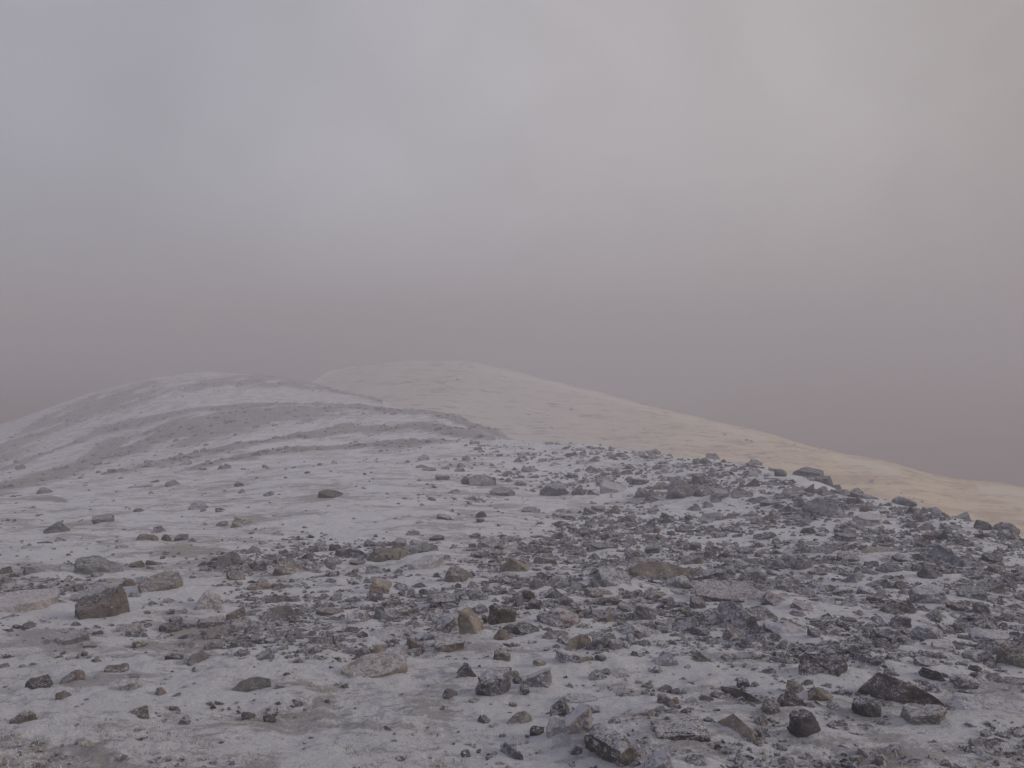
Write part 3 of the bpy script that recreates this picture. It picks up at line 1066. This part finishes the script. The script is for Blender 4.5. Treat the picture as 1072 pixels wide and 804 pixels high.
# ------------------------------------------------------------------ the sunlit spur beyond the gully
CREST = [(250, 440, 132), (310, 420, 129), (334, 407, 127.5), (340, 393, 127), (348, 388, 126.5), (380, 383, 125.5), (421, 379, 124), (455, 378.5, 123), (488, 381, 122), (521, 388, 121), (568, 399, 119),
         (622, 412, 115), (680, 427, 109), (764, 448, 102), (814, 461, 98), (875, 477, 95), (929, 488, 92), (990, 504, 90), (1044, 511, 88), (1072, 515, 87),
         (1200, 548, 83), (1400, 610, 78), (1700, 720, 72)]
cu = np.array([c[0] for c in CREST], float)
un = np.unique(np.concatenate([np.linspace(250, 1700, 520), np.linspace(325, 365, 60)]))
cv = pchip(cu, [c[1] for c in CREST], un)
cY = pchip(cu, [c[2] for c in CREST], un)
cx, _, cz = at_depth(un, cv, cY)
S = np.linspace(-150, 110, 300)
S = np.sign(S) * (np.abs(S) / 150) ** 1.6 * 150
prof_s = pchip([-150, -75, -50, -30, -14, -5, 0, 4, 14, 40, 110], [-42, -20.5, -12.5, -6.6, -2.7, -.72, 0, -.12, -2.2, -11, -45], S)
k = np.ones_like(un)
Xs = cx[:, None] * (1 + 0 * S[None, :]) + S[None, :] * (0.15 + 0.25 * smooth(700, 1100, un))[:, None]
Ys = cY[:, None] + S[None, :]
Zs = cz[:, None] + prof_s[None, :]
fall = smooth(0, 12, np.abs(S))[None, :]
Zs = Zs + 0.9 * fbm(Xs / 14 + Ys / 30, Ys / 9 - Xs / 18, 4, 61) * fall + 0.22 * fbm(Xs / 26 - Ys / 50, Ys / 4.5 + Xs / 9, 4, 63) * (0.2 + 0.8 * fall) + 0.12 * fbm(Xs / 1.6, Ys / 1.6, 3, 66)
snowy = (np.exp(-((un - 345) / 9) ** 2)[:, None] * np.exp(-((S + 6) / 8) ** 2)[None, :] + 0.35 * smooth(0.05, 0.2, fbm(un / 40, un * 0, 3, 3))[:, None] * np.exp(-((S + 1) / 2.0) ** 2)[None, :])
spur = mesh_from('hill', np.stack([Xs, Ys, Zs], -1).reshape(-1, 3), grid_faces(len(un), len(S))[::1], 4, M_slope, attrs={'snowy': ('FLOAT', np.clip(snowy, 0, 1)), 'painted_sun': ('FLOAT', np.repeat(smooth(500, 940, un)[:, None], len(S), 1))})
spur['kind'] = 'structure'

# ------------------------------------------------------------------ valley and the far dark hills, mostly lost in cloud
ga = np.radians(np.linspace(-180, 180, 361)[:-1])
gr = np.geomspace(122, 1500, 120)
A2, R2 = np.meshgrid(ga, gr, indexing='ij')
X2, Y2 = R2 * np.sin(A2), R2 * np.cos(A2)
deg = np.degrees(A2)
Z2 = -34 + 11 * smooth(4, 26, deg) + 20 * smooth(-14, -34, deg) - 8 * smooth(500, 1500, R2)
Z2 += 6 * fbm(X2 / 90, Y2 / 90, 3, 14) * smooth(420, 200, R2) + 1.5 * fbm(X2 / 30, Y2 / 30, 3, 15)
far = mesh_from('hills', np.stack([X2, Y2, Z2], -1).reshape(-1, 3), grid_faces(len(ga), len(gr), True), 4, M_far)
far['kind'] = 'structure'
fan = np.stack([np.append(X2[:, 0], 0), np.append(Y2[:, 0], 0), np.append(Z2[:, 0], -60)], -1)
n = len(ga)
tri = np.stack([np.arange(n), (np.arange(n) + 1) % n, np.full(n, n)], -1)
val = mesh_from('valley', fan, tri.reshape(-1), 3, M_far)
val['kind'] = 'structure'

# ------------------------------------------------------------------ rubble: the small stones nobody could count
protos = []
for q in range(26):
    rnd = random.Random(500 + q)
    shape = ['wedge', 'slab', 'slab', 'block', 'wedge', 'shard', 'slab', 'lump'][q % 8]
    dims = {'wedge': (1, .8, .52), 'slab': (1, .8, .28), 'lump': (1, .8, .48), 'block': (1, .7, .45), 'shard': (1, .36, .26)}[shape]
    lv = []
    for res in (0, 1):
        bm = polytope(shape, random.Random(500 + q), dims, res, 1.0)
        bmesh.ops.triangulate(bm, faces=bm.faces[:])
        bm.verts.index_update()
        lv.append((np.array([v.co for v in bm.verts]), np.array([[v.index for v in f.verts] for f in bm.faces])))
        bm.free()
    protos.append(lv)

N = 200000
su, sv = rng.uniform(-220, 1290, N), 430 + 390 * rng.random(N) ** 0.85
f = field(su, sv)
f = np.where(sv < 480, f * smooth(440, 540, su), f)
keep = rng.random(N) < f ** 1.35 * np.interp(sv, [670, 700, 750, 790], [1, .7, .5, .35]) * np.where(sv > 690, np.interp(su, [400, 520], [.45, 1]), 1)
su, sv = su[keep], sv[keep]
P = hit(su, sv)
ok = np.isfinite(P).all(axis=1)
ok &= (P[:, 1] < 44) | (su < 430)
su, sv, P = su[ok], sv[ok], P[ok]
cl = fbm(P[:, 0] / 1.1, P[:, 1] / 1.5, 3, 101)
ok = rng.random(len(P)) < np.clip(0.66 + 1.3 * cl, 0.08, 1)
su, sv, P = su[ok], sv[ok], P[ok]
spx = 3.0 / np.maximum(rng.random(len(P)), 0.012) ** 0.50
spx = np.minimum(spx, 14.5) * np.interp(sv, [470, 560, 700, 820], [.85, 1.06, 1.08, 1.1])
# stones among the dark bands of the dome, finer and farther off
bx, by = rng.uniform(-75, 12, 90000), rng.uniform(30, 104, 90000)
bz = base_z(bx, by)
bm_ = bands(bx, by, bz)
kb_ = rng.random(len(bx)) < bm_ ** 1.6 * .42
bx, by = bx[kb_], by[kb_]
bu, bv = project(bx, by, base_z(bx, by))
inside = (bu > -200) & (bu < 620) & (by / F < .5)
bx, by = bx[inside], by[inside]
Pb = np.stack([bx, by, ground_z(bx, by) + .12 * bm_[kb_][inside]], -1)
sb = 0.085 / np.maximum(rng.random(len(bx)), .03) ** 0.45
# and a thin scatter down the far spur
iu, js = rng.integers(30, len(un) - 60, 30000), rng.integers(60, len(S) - 60, 30000)
Ps = np.stack([Xs[iu, js], Ys[iu, js], Zs[iu, js]], -1)
ks = rng.random(len(Ps)) < np.clip(fbm(Ps[:, 0] / 5 + Ps[:, 1] / 16, Ps[:, 1] / 7 - Ps[:, 0] / 9, 3, 171) - .12, 0, 1) * .35
Ps = Ps[ks]
size = np.concatenate([spx * P[:, 1] / F, np.minimum(sb, .5), np.minimum(.13 / np.maximum(rng.random(len(Ps)), .03) ** .45, .6)])
P = np.concatenate([P, Pb, Ps])
px = size * F / P[:, 1]
VV, FF, TT, base_i = [], [], [], 0
pal = 'dddgguuudgkBbgud'
for i in range(len(P)):
    v0, f0 = protos[rng.integers(len(protos))][1 if px[i] > 8 else 0]
    s = size[i] * np.array([1, 1, rng.uniform(.75, 1.25)])
    E = Euler((rng.normal(0, .34), rng.normal(0, .34), rng.uniform(0, 6.283))).to_matrix()
    v = (v0 * s) @ np.array(E).T + P[i] - np.array([0, 0, size[i] * .15])
    VV.append(v)
    FF.append(f0 + base_i)
    base_i += len(v)
    c = COLOURS[pal[rng.integers(len(pal))]][1]
    b = rng.uniform(.8, 1.3)
    TT.append(np.tile([c[0] * b, c[1] * b, c[2] * b, rng.uniform(.0, .34)], (len(v), 1)))
rub = mesh_from('rubble', np.concatenate(VV), np.concatenate(FF).reshape(-1), 3, M_rubble, False, {'tint': ('FLOAT_COLOR', np.concatenate(TT))})
rub['kind'] = 'stuff'
print('rubble stones', len(P), 'verts', base_i, 'rocks', len(ROCK_LIST))

# ------------------------------------------------------------------ frosted grass poking through the thin snow
N = 22000
su, sv = rng.uniform(-150, 1220, N), 600 + 260 * rng.random(N) ** .6
w = smooth(620, 790, sv) * (0.25 + .75 * smooth(700, 200, su))
ok = rng.random(N) < w
P = hit(su[ok], sv[ok])
P = P[np.isfinite(P).all(axis=1)]
P = P[rng.random(len(P)) < np.clip(.45 + 2.2 * fbm(P[:, 0] / .5, P[:, 1] / .5, 3, 131), 0, 1)]
VV, FF, TT, bi = [], [], [], 0
for p in P:
    nb = rng.integers(3, 7)
    for b in range(nb):
        a = rng.uniform(0, 6.283)
        ln = rng.uniform(.006, .019)
        lean = rng.uniform(.4, 1.6)
        d = np.array([math.cos(a), math.sin(a), 0])
        e = np.array([-d[1], d[0], 0]) * rng.uniform(.0012, .0024)
        q = p + d * rng.uniform(0, .012) - np.array([0, 0, .004])
        m = q + d * ln * lean * .45 + np.array([0, 0, ln * .6])
        t = q + d * ln * lean + np.array([0, 0, ln * .75])
        VV += [q - e, q + e, m + e * .8, t, m - e * .8]
        FF += [(bi, bi + 1, bi + 2), (bi, bi + 2, bi + 4), (bi + 4, bi + 2, bi + 3)]
        bi += 5
        fz = rng.random()
        c = (.28 + .32 * fz, .25 + .34 * fz, .21 + .39 * fz, 1)
        TT += [c] * 5
grass = mesh_from('grass', np.array(VV), np.array(FF).reshape(-1), 3, M_grass, False, {'tint': ('FLOAT_COLOR', np.array(TT))})
grass['kind'] = 'stuff'

# ------------------------------------------------------------------ the cloud we stand in
hb = bmesh.new()
bmesh.ops.create_cube(hb, size=1.0)
zb, zt = -190.0, 9.5
for v in hb.verts:
    v.co = Vector((v.co.x * 3300, v.co.y * 3300, zb + (v.co.z + .5) * (zt - zb)))
me = bpy.data.meshes.new('haze')
hb.to_mesh(me)
hb.free()
haze = bpy.data.objects.new('haze', me)
col.objects.link(haze)
haze['kind'] = 'stuff'
kh = Nodes('cloud_haze')
pv = kh.n('ShaderNodeVolumePrincipled')
pv.inputs['Color'].default_value = (0.795, 0.785, 0.845, 1)
pv.inputs['Density'].default_value = 0.0098
pv.inputs['Anisotropy'].default_value = 0.0
kh.t.links.new(pv.outputs[0], kh.out.inputs['Volume'])
me.materials.append(kh.m)

# ------------------------------------------------------------------ light: overcast sky, weak sun through thin cloud from the right
SUN_EL, SUN_AZ = 23.0, 98.0            # azimuth clockwise from the view direction
sun_d = bpy.data.lights.new('sun', 'SUN')
sun_d.energy = 1.05
sun_d.angle = R(14)
sun_d.color = (1.0, 0.86, 0.69)
sun = bpy.data.objects.new('sun', sun_d)
col.objects.link(sun)
sd = Vector((math.sin(R(SUN_AZ)) * math.cos(R(SUN_EL)), math.cos(R(SUN_AZ)) * math.cos(R(SUN_EL)), math.sin(R(SUN_EL))))
sun.rotation_euler = (-sd).to_track_quat('-Z', 'Y').to_euler()

world = bpy.data.worlds.new('World')
sc.world = world
world.use_nodes = True
t = world.node_tree
t.nodes.clear()
wo = t.nodes.new('ShaderNodeOutputWorld')
bg = t.nodes.new('ShaderNodeBackground')
sky = t.nodes.new('ShaderNodeTexSky')
sky.sky_type = 'NISHITA'
sky.sun_disc = False
sky.sun_elevation = R(SUN_EL)
sky.sun_rotation = R(SUN_AZ)
sky.air_density = 1.0
sky.dust_density = 4.0
hs = t.nodes.new('ShaderNodeHueSaturation')
hs.inputs['Saturation'].default_value = 0.35
t.links.new(sky.outputs[0], hs.inputs['Color'])
tc = t.nodes.new('ShaderNodeTexCoord')


def wnode(kind, **ins):
    nd = t.nodes.new(kind)
    for a, b in ins.items():
        a = nd.inputs[int(a[1:])] if a[0] == '_' else nd.inputs[a.replace('__', ' ')]
        if isinstance(b, bpy.types.NodeSocket):
            t.links.new(b, a)
        else:
            a.default_value = b
    return nd


def wmap(val, a, b, lo, hi):
    nd = wnode('ShaderNodeMapRange', Value=val, From__Min=a, From__Max=b, To__Min=lo, To__Max=hi)
    nd.interpolation_type = 'SMOOTHSTEP'
    return nd.outputs['Result']


def wmul(a, b):
    nd = wnode('ShaderNodeMath', _0=a, _1=b)
    nd.operation = 'MULTIPLY'
    return nd.outputs[0]


def toward(az, el):
    nd = wnode('ShaderNodeVectorMath', _0=tc.outputs['Generated'], _1=(math.sin(R(az)) * math.cos(R(el)), math.cos(R(az)) * math.cos(R(el)), math.sin(R(el))))
    nd.operation = 'DOT_PRODUCT'
    return nd.outputs['Value']


cloud1 = wnode('ShaderNodeTexNoise', Vector=tc.outputs['Generated'], Scale=1.7, Detail=4.0, Roughness=0.45, Distortion=0.6).outputs['Fac']
cloud2 = wnode('ShaderNodeTexNoise', Vector=tc.outputs['Generated'], Scale=6.5, Detail=5.0, Roughness=0.5, Distortion=0.8).outputs['Fac']
bright = wmul(wmap(cloud1, .3, .7, .93, 1.06), wmap(cloud2, .3, .7, .97, 1.03))
bright = wmul(bright, wmap(toward(4, 10), .88, 1.0, .95, 1.10))        # thinner cloud high ahead
bright = wmul(bright, wmap(wnode('ShaderNodeSeparateXYZ', Vector=tc.outputs['Generated']).outputs['Z'], -.02, .20, .89, 1.02))   # thicker cloud low down
side = wmap(toward(90, 0), -.55, .62, 0.0, 1.0)                      # cooler away from the sun, warmer towards it
CLOUD = 3.5
tone = wnode('ShaderNodeMix')
tone.data_type = 'RGBA'
t.links.new(side, tone.inputs[0])
tone.inputs[6].default_value = (CLOUD * .955, CLOUD * .955, CLOUD * 1.075, 1)
tone.inputs[7].default_value = (CLOUD * 1.075, CLOUD * .985, CLOUD * .96, 1)
cm = t.nodes.new('ShaderNodeMix')
cm.data_type = 'RGBA'
cm.inputs[0].default_value = 0.90
t.links.new(hs.outputs[0], cm.inputs[6])
t.links.new(tone.outputs[2], cm.inputs[7])
ml = t.nodes.new('ShaderNodeVectorMath')
ml.operation = 'SCALE'
t.links.new(cm.outputs[2], ml.inputs[0])
t.links.new(bright, ml.inputs['Scale'])
bg_in = ml.outputs[0]
t.links.new(bg_in, bg.inputs['Color'])
bg.inputs['Strength'].default_value = 0.1
t.links.new(bg.outputs[0], wo.inputs['Surface'])

sc.view_settings.view_transform = 'Standard'
sc.view_settings.look = 'None'
sc.view_settings.gamma = 1
sc.view_settings.exposure = 0.22
sc.cycles.volume_bounces = 2
sc.cycles.max_bounces = 6
sc.cycles.use_denoising = True
